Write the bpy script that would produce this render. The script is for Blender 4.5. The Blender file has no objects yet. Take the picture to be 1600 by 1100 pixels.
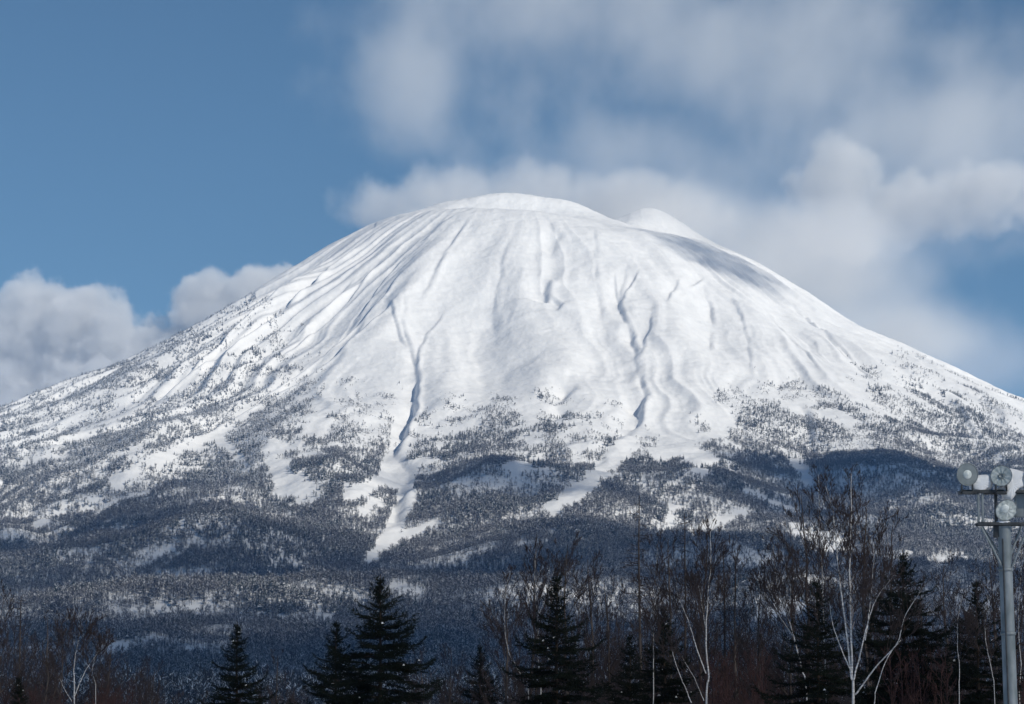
import bpy, math, random
import numpy as np
from mathutils import Vector, Matrix, Quaternion

R = math.radians
random.seed(7)
rng = np.random.default_rng(11)
scn = bpy.context.scene
COL = scn.collection

# ------------------------------------------------------------------ camera
F = 800 / math.tan(R(10.0))          # focal length in photo pixels (photo is 1600 x 1100)
PITCH = math.atan(558 / F)
cam_d = bpy.data.cameras.new('camera')
cam_d.sensor_width = 36
cam_d.lens = 18 / math.tan(R(10.0))
cam_d.clip_start = 0.5
cam_d.clip_end = 120000
cam = bpy.data.objects.new('camera', cam_d)
COL.objects.link(cam)
cam.location = (0, 0, 0)
cam.rotation_euler = (R(90) + PITCH, 0, 0)
scn.camera = cam
CP, SP = math.cos(PITCH), math.sin(PITCH)
def at(u, v, Y):
    """world point seen at photo pixel (u, v) on the vertical plane y = Y"""
    a, b = u - 800.0, 550.0 - v
    dy = F * CP - b * SP
    return Vector((a / dy * Y, Y, (F * SP + b * CP) / dy * Y))
def project(x, y, z):
    d = y * CP + z * SP
    return 800 + F * x / d, 550 - F * (z * CP - y * SP) / d

# ------------------------------------------------------------------ sun, sky
SUN_EL, SUN_AZ = R(33), R(48)         # azimuth counted from straight behind the camera towards the right
sdir = Vector((math.sin(SUN_AZ) * math.cos(SUN_EL), -math.cos(SUN_AZ) * math.cos(SUN_EL), math.sin(SUN_EL)))
sun_d = bpy.data.lights.new('sun', 'SUN')
sun_d.energy = 4.35
sun_d.angle = R(0.5)
sun_d.color = (1.0, 0.94, 0.825)
sun = bpy.data.objects.new('sun', sun_d)
COL.objects.link(sun)
sun.rotation_euler = sdir.to_track_quat('Z', 'Y').to_euler()
sun.location = (60, -60, 60)

w = bpy.data.worlds.new('World')
scn.world = w
w.use_nodes = True
nt = w.node_tree
nt.nodes.clear()
def nd(t, typ, **kw):
    n = t.nodes.new(typ)
    for k, v in kw.items():
        setattr(n, k, v)
    return n
out = nd(nt, 'ShaderNodeOutputWorld')
bg = nd(nt, 'ShaderNodeBackground')
bg.inputs['Strength'].default_value = 0.066
sky = nd(nt, 'ShaderNodeTexSky', sky_type='NISHITA', sun_disc=False)
sky.sun_elevation = SUN_EL
sky.sun_rotation = math.pi - SUN_AZ
sky.altitude = 3000
sky.air_density = 1.0
sky.dust_density = 0.3
sky.ozone_density = 1.1
tint = nd(nt, 'ShaderNodeMix', data_type='RGBA', blend_type='MULTIPLY')
tint.inputs[0].default_value = 1.0
tint.inputs[7].default_value = (0.66, 0.90, 0.96, 1)
nt.links.new(sky.outputs[0], tint.inputs[6])
nt.links.new(tint.outputs[2], bg.inputs['Color'])
nt.links.new(bg.outputs[0], out.inputs[0])

vs = scn.view_settings
vs.view_transform = 'Standard'
vs.look = 'None'
vs.gamma = 1
vs.exposure = 0
vs.use_curve_mapping = False
scn.cycles.max_bounces = 6
scn.cycles.diffuse_bounces = 3
scn.cycles.volume_bounces = 2
scn.cycles.transparent_max_bounces = 16
scn.cycles.volume_step_rate = 0.5
scn.cycles.volume_max_steps = 512
#CYCLES_EXTRA

# ------------------------------------------------------------------ helpers
def tag(o, label=None, cat=None, group=None, kind=None):
    if label: o['label'] = label
    if cat: o['category'] = cat
    if group: o['group'] = group
    if kind: o['kind'] = kind
    return o
def fast_mesh(name, V, Fc, smooth=False, mats=(), midx=None):
    """V (n,3) array, Fc (m,k) int array with k = 3 or 4"""
    me = bpy.data.meshes.new(name)
    V = np.asarray(V, dtype=np.float32); Fc = np.asarray(Fc, dtype=np.int32)
    m, k = Fc.shape
    me.vertices.add(len(V)); me.vertices.foreach_set('co', V.ravel())
    me.loops.add(m * k); me.loops.foreach_set('vertex_index', Fc.ravel())
    me.polygons.add(m)
    me.polygons.foreach_set('loop_start', np.arange(0, m * k, k, dtype=np.int32))
    me.polygons.foreach_set('loop_total', np.full(m, k, dtype=np.int32))
    if smooth:
        me.polygons.foreach_set('use_smooth', np.ones(m, dtype=bool))
    for mt in mats: me.materials.append(mt)
    if midx is not None:
        me.polygons.foreach_set('material_index', np.asarray(midx, dtype=np.int32))
    me.update(calc_edges=True)
    return me
def link(name, me, parent=None):
    o = bpy.data.objects.new(name, me)
    COL.objects.link(o)
    if parent is not None: o.parent = parent
    return o
def empty(name, loc=(0, 0, 0), rz=0.0):
    o = bpy.data.objects.new(name, None)
    COL.objects.link(o)
    o.location = loc; o.rotation_euler = (0, 0, rz)
    return o

def _h(ix, iy, s):
    n = (ix.astype(np.int64) * 374761393 + iy.astype(np.int64) * 668265263 + s * 2147483647) & 0xffffffff
    n = ((n ^ (n >> 13)) * 1274126177) & 0xffffffff
    n = n ^ (n >> 16)
    return n
def perlin(x, y, seed=0):
    xi = np.floor(x); yi = np.floor(y)
    xf = x - xi; yf = y - yi
    xi = xi.astype(np.int64); yi = yi.astype(np.int64)
    u = xf * xf * xf * (xf * (xf * 6 - 15) + 10)
    v = yf * yf * yf * (yf * (yf * 6 - 15) + 10)
    def g(ax, ay, dx, dy):
        a = _h(ax, ay, seed) * (2 * math.pi / 4294967296.0)
        return np.cos(a) * dx + np.sin(a) * dy
    a = g(xi, yi, xf, yf); b = g(xi + 1, yi, xf - 1, yf)
    c = g(xi, yi + 1, xf, yf - 1); d = g(xi + 1, yi + 1, xf - 1, yf - 1)
    return (a + u * (b - a) + v * ((c + u * (d - c)) - (a + u * (b - a)))) * 1.5
def fbm(x, y, oct=4, seed=0, gain=0.5):
    r = np.zeros_like(x); amp = 1.0; s = 1.0
    for i in range(oct):
        r += amp * perlin(x * s + 17.3 * i, y * s - 9.1 * i, seed + i)
        amp *= gain; s *= 2.03
    return r
def sstep(a, b, x):
    t = np.clip((x - a) / (b - a), 0, 1)
    return t * t * (3 - 2 * t)
def seg_dist(x, y, pts):
    """distance to a polyline, side (+ left of travel), parameter 0..1 along it"""
    best = np.full(x.shape, 1e9); side = np.zeros(x.shape); par = np.zeros(x.shape)
    L = [0.0]
    for i in range(len(pts) - 1):
        L.append(L[-1] + math.hypot(pts[i+1][0] - pts[i][0], pts[i+1][1] - pts[i][1]))
    for i in range(len(pts) - 1):
        ax, ay = pts[i][:2]; bx, by = pts[i+1][:2]
        dx, dy = bx - ax, by - ay
        l2 = dx * dx + dy * dy + 1e-9
        t = np.clip(((x - ax) * dx + (y - ay) * dy) / l2, 0, 1)
        ex = x - ax - t * dx; ey = y - ay - t * dy
        d = np.sqrt(ex * ex + ey * ey)
        m = d < best
        best = np.where(m, d, best)
        side = np.where(m, np.sign(dx * ey - dy * ex), side)
        par = np.where(m, (L[i] + t * (L[i+1] - L[i])) / L[-1], par)
    return best, side, par

# ------------------------------------------------------------------ mountain shape
D0 = 9000.0
CX = 25 / F * D0
GZ = -5.0                              # level of the plain, camera is at z = 0
def silh(pts):
    rr, zz = [], []
    for u, v in pts:
        p = at(u, v, D0)
        rr.append(abs(p.x - CX)); zz.append(p.z)
    return rr, zz
SIL_L = [(590,346),(540,372),(490,405),(440,437),(395,463),(350,489),(290,524),(230,558),(170,588),(100,619),(50,643),(0,665)]
SIL_R = [(1150,400),(1200,428),(1250,459),(1300,491),(1350,522),(1400,548),(1450,572),(1500,596),(1550,620),(1600,642)]
TAIL = [(2050,.43),(2500,.39),(3000,.35),(3500,.31),(4000,.26),(4500,.20),(5000,.12),(5600,.06),(6400,.03),(7600,.01)]
def build_profile(sil):
    rr, zz = silh(sil)
    zt = at(800, 364, D0).z
    rr = [0.0, 330.0] + rr; zz = [zt - 25, zt] + zz
    return np.array(rr), np.array(zz)
RL, ZL = build_profile(SIL_L)
RR_, ZR = build_profile(SIL_R)
def with_tail(rr, zz):
    rr, zz = list(rr), list(zz)
    for r, s in TAIL:
        if r > rr[-1]:
            zz.append(zz[-1] - s * (r - rr[-1])); rr.append(r)
    # bring the foot exactly to the plain
    rr = np.array(rr); zz = np.array(zz)
    k = (zz[0] - GZ) / (zz[0] - zz[-1])
    foot = sstep(1700, 4800, rr)
    zz = zz + (GZ - zz[-1]) * foot
    return rr, zz
def smooth_profile(rr, zz):
    g = np.arange(0, 7600, 20.0)
    z = np.interp(g, rr, zz)
    k = np.hanning(9); k /= k.sum()
    zp = np.concatenate([np.full(4, z[0]), z, np.full(4, z[-1])])
    return g, np.convolve(zp, k, 'valid')
def base_height(x, y, prof):
    (gl, pl), (gr, pr) = prof
    dx, dy = x - CX, y - D0
    r = np.sqrt(dx * dx + dy * dy) + 1e-6
    c = dx / r
    t = sstep(-0.85, 0.85, c)
    hl = np.interp(r, gl, pl); hr = np.interp(r, gr, pr)
    return hl + (hr - hl) * t
def fit_profiles():
    zl, zr = ZL.copy(), ZR.copy()
    for it in range(6):
        prof = (smooth_profile(*with_tail(RL, zl)), smooth_profile(*with_tail(RR_, zr)))
        for sil, z in ((SIL_L, zl), (SIL_R, zr)):
            for i, (u, v) in enumerate(sil):
                p = at(u, v, 1.0)
                Y = np.arange(7000, 10500, 25.0)
                e = (base_height(p.x * Y, Y, prof) / Y).max()
                z[i + 2] += (p.z - e) * D0 * 0.8
    return (smooth_profile(*with_tail(RL, zl)), smooth_profile(*with_tail(RR_, zr)))
PROF = fit_profiles()

def ground_hit(u, v, y0=2600.0, y1=10500.0):
    """where the sight line through photo pixel (u, v) first meets the smooth mountain"""
    p = at(u, v, 1.0)
    Y = np.arange(y0, y1, 12.0)
    h = base_height(p.x * Y, Y, PROF)
    k = np.nonzero(h >= p.z * Y)[0]
    if len(k) == 0:
        k = [int(np.argmax(h / Y))]
    return (p.x * Y[k[0]], Y[k[0]])
def P(*uv):
    return [ground_hit(u, v) for u, v in uv]

# ravines: photo polyline, half width (m), depth (m), steepness of the sun-averted wall
GULLIES = [
    (P((1000,430),(984,452),(968,480)), (8, 14), (5, 7)),
    (P((960,430),(962,458),(966,484)), (8, 12), (4, 6)),
    (P((1022,500),(1006,540),(996,575)), (8, 14), (4, 6)),
    (P((600,480),(616,520),(632,560)), (8, 14), (4, 7)),
    (P((740,330),(700,400),(668,450),(640,500)), (12, 22), (6, 9)),
    (P((800,360),(780,420),(770,480),(772,540)), (14, 26), (4, 6)),
    (P((930,350),(925,400),(935,450),(930,520)), (12, 24), (4, 6)),
    (P((975,385),(985,402),(976,440),(964,484),(985,530),(992,580),(999,630),(984,682),(935,738),(870,790)), (11, 36), (11, 13)),
    (P((985,402),(976,440),(964,484),(985,530),(992,580),(999,630)), 50, 7),
    (P((998,618),(996,650),(984,682)), 20, 12),
    (P((632,440),(628,480),(627,520),(640,560),(650,600),(642,635),(626,680),(613,714),(634,745),(628,800),(600,845),(578,880)), (10, 40), (7, 16)),
    (P((654,585),(648,625),(630,668),(614,712)), (14, 26), (8, 20)),
    (P((700,478),(668,520),(652,550),(646,592)), 12, 8),
    (P((590,362),(555,388),(512,426),(470,466),(385,540),(290,600),(215,655)), 20, 36),
    (P((628,430),(600,470),(560,512),(470,582),(380,642)), 16, 21),
    (P((520,400),(440,468),(352,545),(250,625),(140,700)), 15, 22),
    (P((650,440),(600,500),(530,562),(430,622),(335,685),(200,760)), 20, 20),
    (P((470,438),(390,498),(290,560),(180,625)), 14, 13),
    (P((570,425),(500,490),(400,565),(300,640)), 12, 12),
    (P((610,400),(560,450),(480,520),(420,570)), 11, 9),
    (P((640,400),(600,440),(545,500)), 11, 8),
    (P((425,440),(350,500),(260,550),(160,610)), 12, 10),
    (P((892,590),(880,640),(856,690)), 32, 16),
    (P((1090,428),(1105,470),(1112,520),(1106,565)), 17, 8),
    (P((1065,430),(1045,465),(1038,490)), 13, 7),
    (P((1130,455),(1158,500),(1168,560),(1175,600)), 14, 7),
    (P((1180,470),(1240,540),(1290,610)), 12, 6),
    (P((1240,480),(1320,560),(1380,620)), 12, 6),
    (P((1210,450),(1280,520),(1340,590)), 10, 5),
    (P((1095,430),(1075,455)), 12, 7),
    (P((846,335),(868,365),(858,402)), 26, 8),
    (P((836,436),(846,450),(845,466),(838,482)), 26, 20),
    (P((852,470),(868,486),(866,498)), 16, 8),
    (P((745,316),(690,345),(640,395)), 26, 10),
    (P((280,762),(170,800),(85,852),(0,908)), 125, 66),
    (P((1130,640),(1190,720),(1240,800)), 26, 12),
    (P((1240,620),(1270,690),(1290,760)), 26, 12),
]
BROAD = [   # (photo line, half width m, depth m; negative depth = a spur that stands out)
    (P((866,345),(862,410),(846,460)), 70, 9), (P((765,420),(762,520),(752,640)), 100, 18),
    (P((722,340),(664,430),(604,520),(520,600)), 75, -30), (P((616,400),(546,470),(455,560),(370,640)), 70, 24),
    (P((524,400),(440,475),(340,560)), 50, -24), (P((935,430),(942,520),(930,620)), 60, 15),
    (P((1010,392),(1030,480),(1052,600)), 60, -22), (P((1085,422),(1112,500),(1124,600)), 50, 17),
    (P((1132,432),(1192,520),(1232,610)), 50, -18), (P((1172,436),(1262,540),(1332,610)), 45, 14),
    (P((846,560),(850,660)), 50, -18), (P((892,590),(882,690)), 38, 17), (P((690,560),(690,680)), 60, -14),
    (P((480,620),(420,720),(400,800)), 80, -30), (P((560,640),(540,740),(520,860)), 90, -26), (P((750,700),(760,800),(770,900)), 110, -34),
    (P((950,760),(900,860),(880,940)), 120, -34), (P((1100,740),(1060,840)), 90, -26), (P((1340,640),(1420,740),(1480,860)), 110, -34),
    (P((1210,640),(1240,740),(1250,860)), 90, 26), (P((330,640),(240,720),(170,790)), 80, -34), (P((640,820),(650,900),(640,980)), 90, 24),
    (P((300,800),(330,880),(360,960)), 120, -36),
]
BUMPS = [  # (u, v, radius m, height m)
    (862, 452, 22, 6), (880, 492, 22, 6), (905, 500, 110, 10), (800, 480, 130, 8),
    (340, 975, 230, 42), (560, 985, 200, 36), (160, 1000, 200, 36), (780, 1000, 220, 38), (990, 975, 210, 40), (1240, 990, 240, 42), (1450, 960, 220, 40), (250, 900, 200, 34), (470, 890, 190, 30), (1120, 900, 200, 34),
    (870, 690, 120, 10), (560, 660, 140, 14), (740, 640, 170, 12), (1040, 560, 150, 10),
]
BUMPS_W = [(ground_hit(u, v), r, h) for u, v, r, h in BUMPS]
RIDGES = []
for pts, ry, sg in (([(590,352),(640,334),(700,315),(750,307),(785,301),(825,300),(870,307),(910,320),(950,343),(990,362),(1040,384),(1100,408),(1160,430)], D0 - 140, 95),
                    ([(915,356),(940,350),(965,342),(990,331),(1012,323),(1038,331),(1068,349),(1092,367),(1102,370),(1112,379),(1150,399),(1200,430)], D0 + 110, 120)):
    q = [at(u, v, ry) for u, v in pts]
    RIDGES.append(([p.x for p in q], [p.z for p in q], ry, sg))
# long lobes of old lava that make the stepped, banded foot of the mountain
def height(x, y):
    z = base_height(x, y, PROF)
    dx, dy = x - CX, y - D0
    r = np.sqrt(dx * dx + dy * dy) + 1e-6
    phi = np.arctan2(dx, -dy)             # 0 towards the camera, + right
    left = sstep(0.25, 0.9, -phi)
    right = sstep(0.35, 0.9, phi)
    env = sstep(330, 800, r) * (1 - sstep(2600, 3900, r))
    wob = fbm(x / 700, y / 700, 2, 5) * 0.10
    rid = lambda f, s: 1.1 - 2 * np.sqrt(perlin((phi + wob) * f, r / 1500.0, s) ** 2 + .006)
    env = env * np.minimum(r / 1200.0, 1.3)
    wob = wob + fbm(x / 330, y / 330, 3, 7) * 0.016
    z = z + env * sstep(380, 900, r) * (19.0 + 6 * left + 2 * right) * (rid(3.3, 27) - 0.35)
    z = z + env * (10.0 + 12.0 * left + 7 * right) * (rid(7, 21) - 0.35)
    z = z + env * (5.5 + 9.5 * left + 6.0 * right) * (rid(17, 22) - 0.35)
    z = z + env * (1.8 + 4.0 * left + 3.0 * right) * (rid(30, 29) - 0.35) * (.6 + .8 * fbm(x / 300, y / 300, 2, 28))
    z = z + env * (0.5 + 3.4 * left + 2.4 * right) * rid(41, 23)
    # summit: crater between a front dome and a back right rim
    def bump(px, py, rad, hh):
        return hh * np.exp(-((x - px) ** 2 + (y - py) ** 2) / rad ** 2)
    for (rx, rz, ry, sg) in RIDGES:
        top = sum(np.interp(x + o_, rx, rz) for o_ in (-24, -12, 0, 12, 24)) / 5 + fbm(x / 45, y / 45, 2, 13) * 1.5
        wy = np.exp(-((y - ry) / sg) ** 2)
        lift = np.maximum(top - z, 0) * wy * ((x > rx[0]) & (x < rx[-1]))
        z = z + lift
    z = z - bump(CX + 60, D0 + 30, 110, 40)
    # general relief
    foot = sstep(1700, 2700, r) * (1 - sstep(5200, 6600, r))
    z = z + fbm(x / 420, y / 420, 4, 31) * (9.0 + 9 * foot)
    z = z + foot * 26 * (1 - 2 * np.abs(perlin(phi * 3.2 + wob * 2 + .3, r / 1500 + .7, 41)))
    z = z + foot * 17 * (1 - 2 * np.abs(perlin(x / 620 + 1.1, y / 420 + .2, 43)))
    z = z + fbm(x / 60, y / 60, 3, 51) * 1.1 * sstep(7600, 6000, r) + fbm(x / 16, y / 16, 2, 61) * 0.55 * (r < 3000)
    for (px, py), rad, hh in BUMPS_W:
        z = z + bump(px, py, rad, hh)
    for pts, wd, dep in BROAD:
        d, sd, t = seg_dist(x, y, pts)
        z = z - dep * np.exp(-(d / wd) ** 2) * sstep(0, 0.35, t) * sstep(1.0, 0.65, t)
    for pts, wd, dep in GULLIES:
        xs = [p[0] for p in pts]; ys = [p[1] for p in pts]
        wm = max(wd) if isinstance(wd, tuple) else wd
        m = (x > min(xs) - 4 * wm) & (x < max(xs) + 4 * wm) & (y > min(ys) - 4 * wm) & (y < max(ys) + 4 * wm)
        if not m.any(): continue
        xm, ym = x[m], y[m]
        dvar = .75 + .6 * fbm(xm / 140, ym / 140, 2, 77)
        d, sd, t = seg_dist(xm + 6 * perlin(xm / 120, ym / 120, 73), ym, pts)
        if isinstance(wd, tuple):
            wd = wd[0] + (wd[1] - wd[0]) * t; dep = dep[0] + (dep[1] - dep[0]) * np.sqrt(t)
        jit = fbm(xm / 240, ym / 240, 4, 71, .45) * wd * 0.5
        dd = d * sd + jit
        ends = sstep(0, 0.3, t) * sstep(1.0, 0.75, t)
        # asymmetric: the wall on the right (looking up) is the steep one; a wind lip stands on it
        # + = right of the line as the camera sees it (all lines run downhill, towards the camera)
        prof = np.where(dd > 0, np.exp(-(dd / (0.5 * wd)) ** 2), np.exp(-np.abs(dd / (2.0 * wd)) ** 1.5))
        lip = np.exp(-((dd - 1.0 * wd) / (0.5 * wd)) ** 2) * 0.25
        z[m] = z[m] + ends * dvar * dep * (lip - prof)
    return z

# ------------------------------------------------------------------ materials
def mat(name, col, rough=0.7, spec=0.3):
    m = bpy.data.materials.new(name); m.use_nodes = True
    b = m.node_tree.nodes['Principled BSDF']
    b.inputs['Base Color'].default_value = (*col, 1)
    b.inputs['Roughness'].default_value = rough
    b.inputs['Specular IOR Level'].default_value = spec
    return m
def noisy(name, c1, c2, scale=5.0, rough=0.7, bump=0.0, coord='Object', detail=4, spec=0.3, stretch=(1, 1, 1)):
    m = mat(name, c1, rough, spec)
    t = m.node_tree; b = t.nodes['Principled BSDF']
    tc = nd(t, 'ShaderNodeTexCoord'); mp = nd(t, 'ShaderNodeMapping')
    mp.inputs['Scale'].default_value = stretch
    n = nd(t, 'ShaderNodeTexNoise'); n.inputs['Scale'].default_value = scale; n.inputs['Detail'].default_value = detail
    rp = nd(t, 'ShaderNodeValToRGB')
    rp.color_ramp.elements[0].position = 0.35; rp.color_ramp.elements[1].position = 0.65
    rp.color_ramp.elements[0].color = (*c1, 1); rp.color_ramp.elements[1].color = (*c2, 1)
    t.links.new(tc.outputs[coord], mp.inputs[0]); t.links.new(mp.outputs[0], n.inputs['Vector'])
    t.links.new(n.outputs[0], rp.inputs[0]); t.links.new(rp.outputs[0], b.inputs['Base Color'])
    if bump:
        bp = nd(t, 'ShaderNodeBump'); bp.inputs['Strength'].default_value = 1.0; bp.inputs['Distance'].default_value = bump
        t.links.new(n.outputs[0], bp.inputs['Height']); t.links.new(bp.outputs[0], b.inputs['Normal'])
    return m
M_snow = noisy('snow', (0.81, 0.815, 0.82), (0.87, 0.87, 0.87), 0.03, 0.6, 3.5, 'Object', 12)
M_snow_near = noisy('snow_close', (0.80, 0.81, 0.83), (0.86, 0.865, 0.87), 4.0, 0.55, 0.02)

# ------------------------------------------------------------------ terrain mesh
def grid_axis(knots):
    """knots: list of (start, step); last entry (end, None)"""
    o = []
    for (a, s), (b, _) in zip(knots[:-1], knots[1:]):
        n = max(1, int(round((b - a) / s)))
        o += list(np.linspace(a, b, n, endpoint=False))
    o.append(knots[-1][0])
    return np.array(o)
QUICK = False
fa, fd = (2.5, 2.5) if QUICK else (1.0, 1.0)
az = grid_axis([(-180, 4), (-40, 1), (-18, .1), (-11.3, .0155 * fa), (11.3, .1), (18, 1), (40, 4), (180, None)])
ds = grid_axis([(1400, 60), (2600, 14 * fd), (4500, 8 * fd), (6200, 4.5 * fd), (9300, 25), (11000, 200), (16000, 1500), (60000, None)])
A, Dd = np.meshgrid(np.radians(az), ds)
X = (Dd * np.sin(A)).astype(np.float64); Y = (Dd * np.cos(A)).astype(np.float64)
Z = height(X.ravel(), Y.ravel()).reshape(X.shape)
nr, nc = X.shape
idx = np.arange(nr * nc).reshape(nr, nc)
quads = np.stack([idx[:-1, :-1], idx[:-1, 1:], idx[1:, 1:], idx[1:, :-1]], -1).reshape(-1, 4)[:, ::-1]
me = fast_mesh('mountain', np.stack([X.ravel(), Y.ravel(), Z.ravel()], -1), quads, True, [M_snow])
tag(link('mountain', me), 'snow covered volcano cone with ravines', None, None, 'structure')
del me
ring = np.radians(grid_axis([(-180, 4), (-40, 1), (-18, .5), (18, 1), (40, 4), (180, None)]))
dn = grid_axis([(2, 4), (150, 15), (400, 60), (1400, None)])
A2, D2 = np.meshgrid(ring, dn)
X2 = D2 * np.sin(A2); Y2 = D2 * np.cos(A2)
Z2 = GZ + fbm(X2 / 40, Y2 / 40, 3, 81) * 0.25 * (D2 < 1300)
zb = height(X2[-1].copy(), Y2[-1].copy()); Z2[-1] = zb - 0.3
idx = np.arange(X2.size).reshape(X2.shape)
quads = np.stack([idx[:-1, :-1], idx[:-1, 1:], idx[1:, 1:], idx[1:, :-1]], -1).reshape(-1, 4)[:, ::-1]
me = fast_mesh('snow_ground', np.stack([X2.ravel(), Y2.ravel(), Z2.ravel()], -1), quads, True, [M_snow_near])
tag(link('snow_ground', me), 'flat snowy ground below the trees', None, None, 'structure')

# ------------------------------------------------------------------ far forest on the slopes (one mass, scattered)
def sliver(V, T, a, b, wd, rg):
    a = np.array(a); b = np.array(b)
    d = b - a; n = np.cross(d, rg.normal(size=3)); n /= np.linalg.norm(n) + 1e-9
    i = len(V); V += [a - n * wd / 2, a + n * wd / 2, b]; T.append((i, i + 1, i + 2))
def far_tree(kind, seed, mats):
    rg = np.random.default_rng(seed); V, T, Mi = [], [], []
    if kind == 'bare':
        H = 11.0
        for k in range(3): sliver(V, T, (rg.normal()*.05, rg.normal()*.05, -1), (0, 0, H * rg.uniform(.8, 1)), .42, rg)
        Mi += [1, 0, 0]
        for k in range(13):
            z0 = rg.uniform(2.6, 8.5); a = rg.uniform(0, 6.28); L = rg.uniform(2.2, 4.2) * (1.15 - z0 / 14)
            b = np.array([math.cos(a) * L * .75, math.sin(a) * L * .75, z0 + L * rg.uniform(.5, 1.1)])
            sliver(V, T, (0, 0, z0), b, .26, rg); Mi.append(int(rg.random() < .3))
            for q in range(5):
                s_ = np.array([0, 0, z0]) + (b - np.array([0, 0, z0])) * rg.uniform(.35, 1)
                e = s_ + rg.normal(size=3) * .8 + np.array([b[0] * .25, b[1] * .25, .9])
                sliver(V, T, s_, e, .3, rg); Mi.append(0 if rg.random() < .80 else 2)
    elif kind == 'shrub':
        for k in range(42):
            a = rg.uniform(0, 6.28); L = rg.uniform(1.6, 3.4)
            s_ = np.array([rg.normal() * .9, rg.normal() * .9, rg.uniform(-.4, .8)])
            sliver(V, T, s_, s_ + np.array([math.cos(a) * L * .8, math.sin(a) * L * .8, L * rg.uniform(.3, .9)]), .3, rg)
            Mi.append(0 if rg.random() < .6 else 2)
    else:                                   # conifer or frosted conifer
        H = rg.uniform(9, 13)
        sliver(V, T, (0, 0, -1), (0, 0, H), .35, rg); Mi.append(1)
        for k in range(12):
            z0 = 1.2 + (H - 1.5) * k / 12; rr = (H - z0) * .23 + .25
            for q in range(6):
                a = rg.uniform(0, 6.28)
                i = len(V); w2 = rr * .42
                c, s2 = math.cos(a), math.sin(a); l = rr * rg.uniform(.75, 1.15)
                V += [np.array([0, 0, z0 + rr * .45]), np.array([c * l - s2 * w2, s2 * l + c * w2, z0 - .1]), np.array([c * l + s2 * w2, s2 * l - c * w2, z0 - .25])]
                T.append((i, i + 1, i + 2))
                Mi.append((2 if rg.random() < .28 else 0) if kind == 'conifer' else (2 if rg.random() < .72 else 0))
    me = fast_mesh('far_' + kind + '_tree', np.array(V), np.array(T), False, mats, Mi)
    return bpy.data.objects.new('far_' + kind + '_tree', me)
M_fbranch = mat('far_bark', (0.046, 0.045, 0.048), .9, .1)
M_ftrunk = mat('far_pale_bark', (0.13, 0.13, 0.135), .9, .1)
M_fsnow = mat('far_branch_snow', (0.74, 0.76, 0.80), .7, .2)
M_fneedle = mat('far_needles', (0.028, 0.040, 0.036), .9, .1)
protos = bpy.data.collections.new('far_tree_kinds')
kinds = []
for i in range(5): kinds.append(far_tree('bare', 100 + i, [M_fbranch, M_ftrunk, M_fsnow]))
for i in range(2): kinds.append(far_tree('shrub', 200 + i, [M_fbranch, M_ftrunk, M_fsnow]))
for i in range(2): kinds.append(far_tree('conifer', 300 + i, [M_fneedle, M_fbranch, M_fsnow]))
for i in range(2): kinds.append(far_tree('frosted', 400 + i, [M_fneedle, M_fbranch, M_fsnow]))
for k, o in enumerate(kinds):
    o.name = '%02d_' % k + o.name
    protos.objects.link(o)

U_SC = [0, 150, 300, 400, 440, 520, 600, 700, 800, 900, 1000, 1050, 1150, 1250, 1350, 1400, 1500, 1600]
V_SC = [520, 470, 420, 400, 480, 555, 585, 610, 620, 610, 640, 635, 600, 585, 575, 550, 580, 632]
U_DN = [0, 130, 250, 340, 430, 500, 560, 640, 700, 800, 860, 950, 1050, 1100, 1200, 1300, 1400, 1500, 1600]
V_DN = [700, 675, 655, 655, 690, 760, 745, 715, 700, 705, 690, 740, 745, 735, 680, 650, 650, 660, 690]
OPEN = [  # photo polyline, half width in photo pixels, strength
    ([(985,620),(1000,650),(985,690),(955,730),(905,775),(865,798)], 15, 1.4),
    ([(1015,650),(1055,680),(1095,722)], 20, 1.2), ([(1040,700),(1110,722)], 12, 1),
    ([(430,705),(440,750),(470,765)], 20, 1.1), ([(470,700),(500,660),(520,620)], 16, .8),
    ([(545,775),(590,758),(635,752)], 11, 1.2), ([(640,735),(634,790),(610,840),(580,878)], 13, 1.5),
    ([(680,820),(640,838),(600,860)], 8, 1.2), ([(590,790),(570,800)], 10, 1), ([(610,735),(628,690),(640,640)], 17, 1.2),
    ([(500,770),(480,790)], 12, .7), ([(180,752),(260,715),(335,682),(400,635)], 9, .9), ([(345,690),(380,720)], 8, .8),
    ([(40,725),(110,690),(200,640),(300,590)], 10, .7), ([(250,625),(300,590),(400,520)], 8, .8), ([(150,735),(230,690),(300,645)], 6, .7),
    ([(1085,838),(1120,820),(1165,805)], 9, 1.3), ([(1165,770),(1190,778)], 8, 1.3), ([(1205,788),(1245,800)], 9, 1.1),
    ([(1225,700),(1262,760)], 7, .8), ([(1055,795),(1050,815)], 13, .9), ([(1460,885),(1500,875)], 14, .9),
    ([(1180,975),(1245,950)], 15, .9), ([(1250,835),(1320,860)], 22, .6), ([(1430,826),(1440,828)], 7, .9),
    ([(205,1055),(240,1048)], 7, 1.2), ([(245,870),(265,865)], 8, 1), ([(150,800),(200,780),(225,775)], 7, .7),
    ([(620,925),(650,935)], 14, .8), ([(250,955),(400,965)], 14, .5), ([(160,1020),(230,1005),(340,1030)], 14, .5),
    ([(440,970),(520,965)], 9, .5), ([(840,640),(835,690)], 16, .5), ([(1150,740),(1130,700),(1120,660)], 9, .6),
    ([(1215,660),(1250,720),(1290,800)], 6, .7), ([(60,820),(100,790)], 10, .6), ([(800,735),(840,720)], 10, .6),
]
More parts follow.
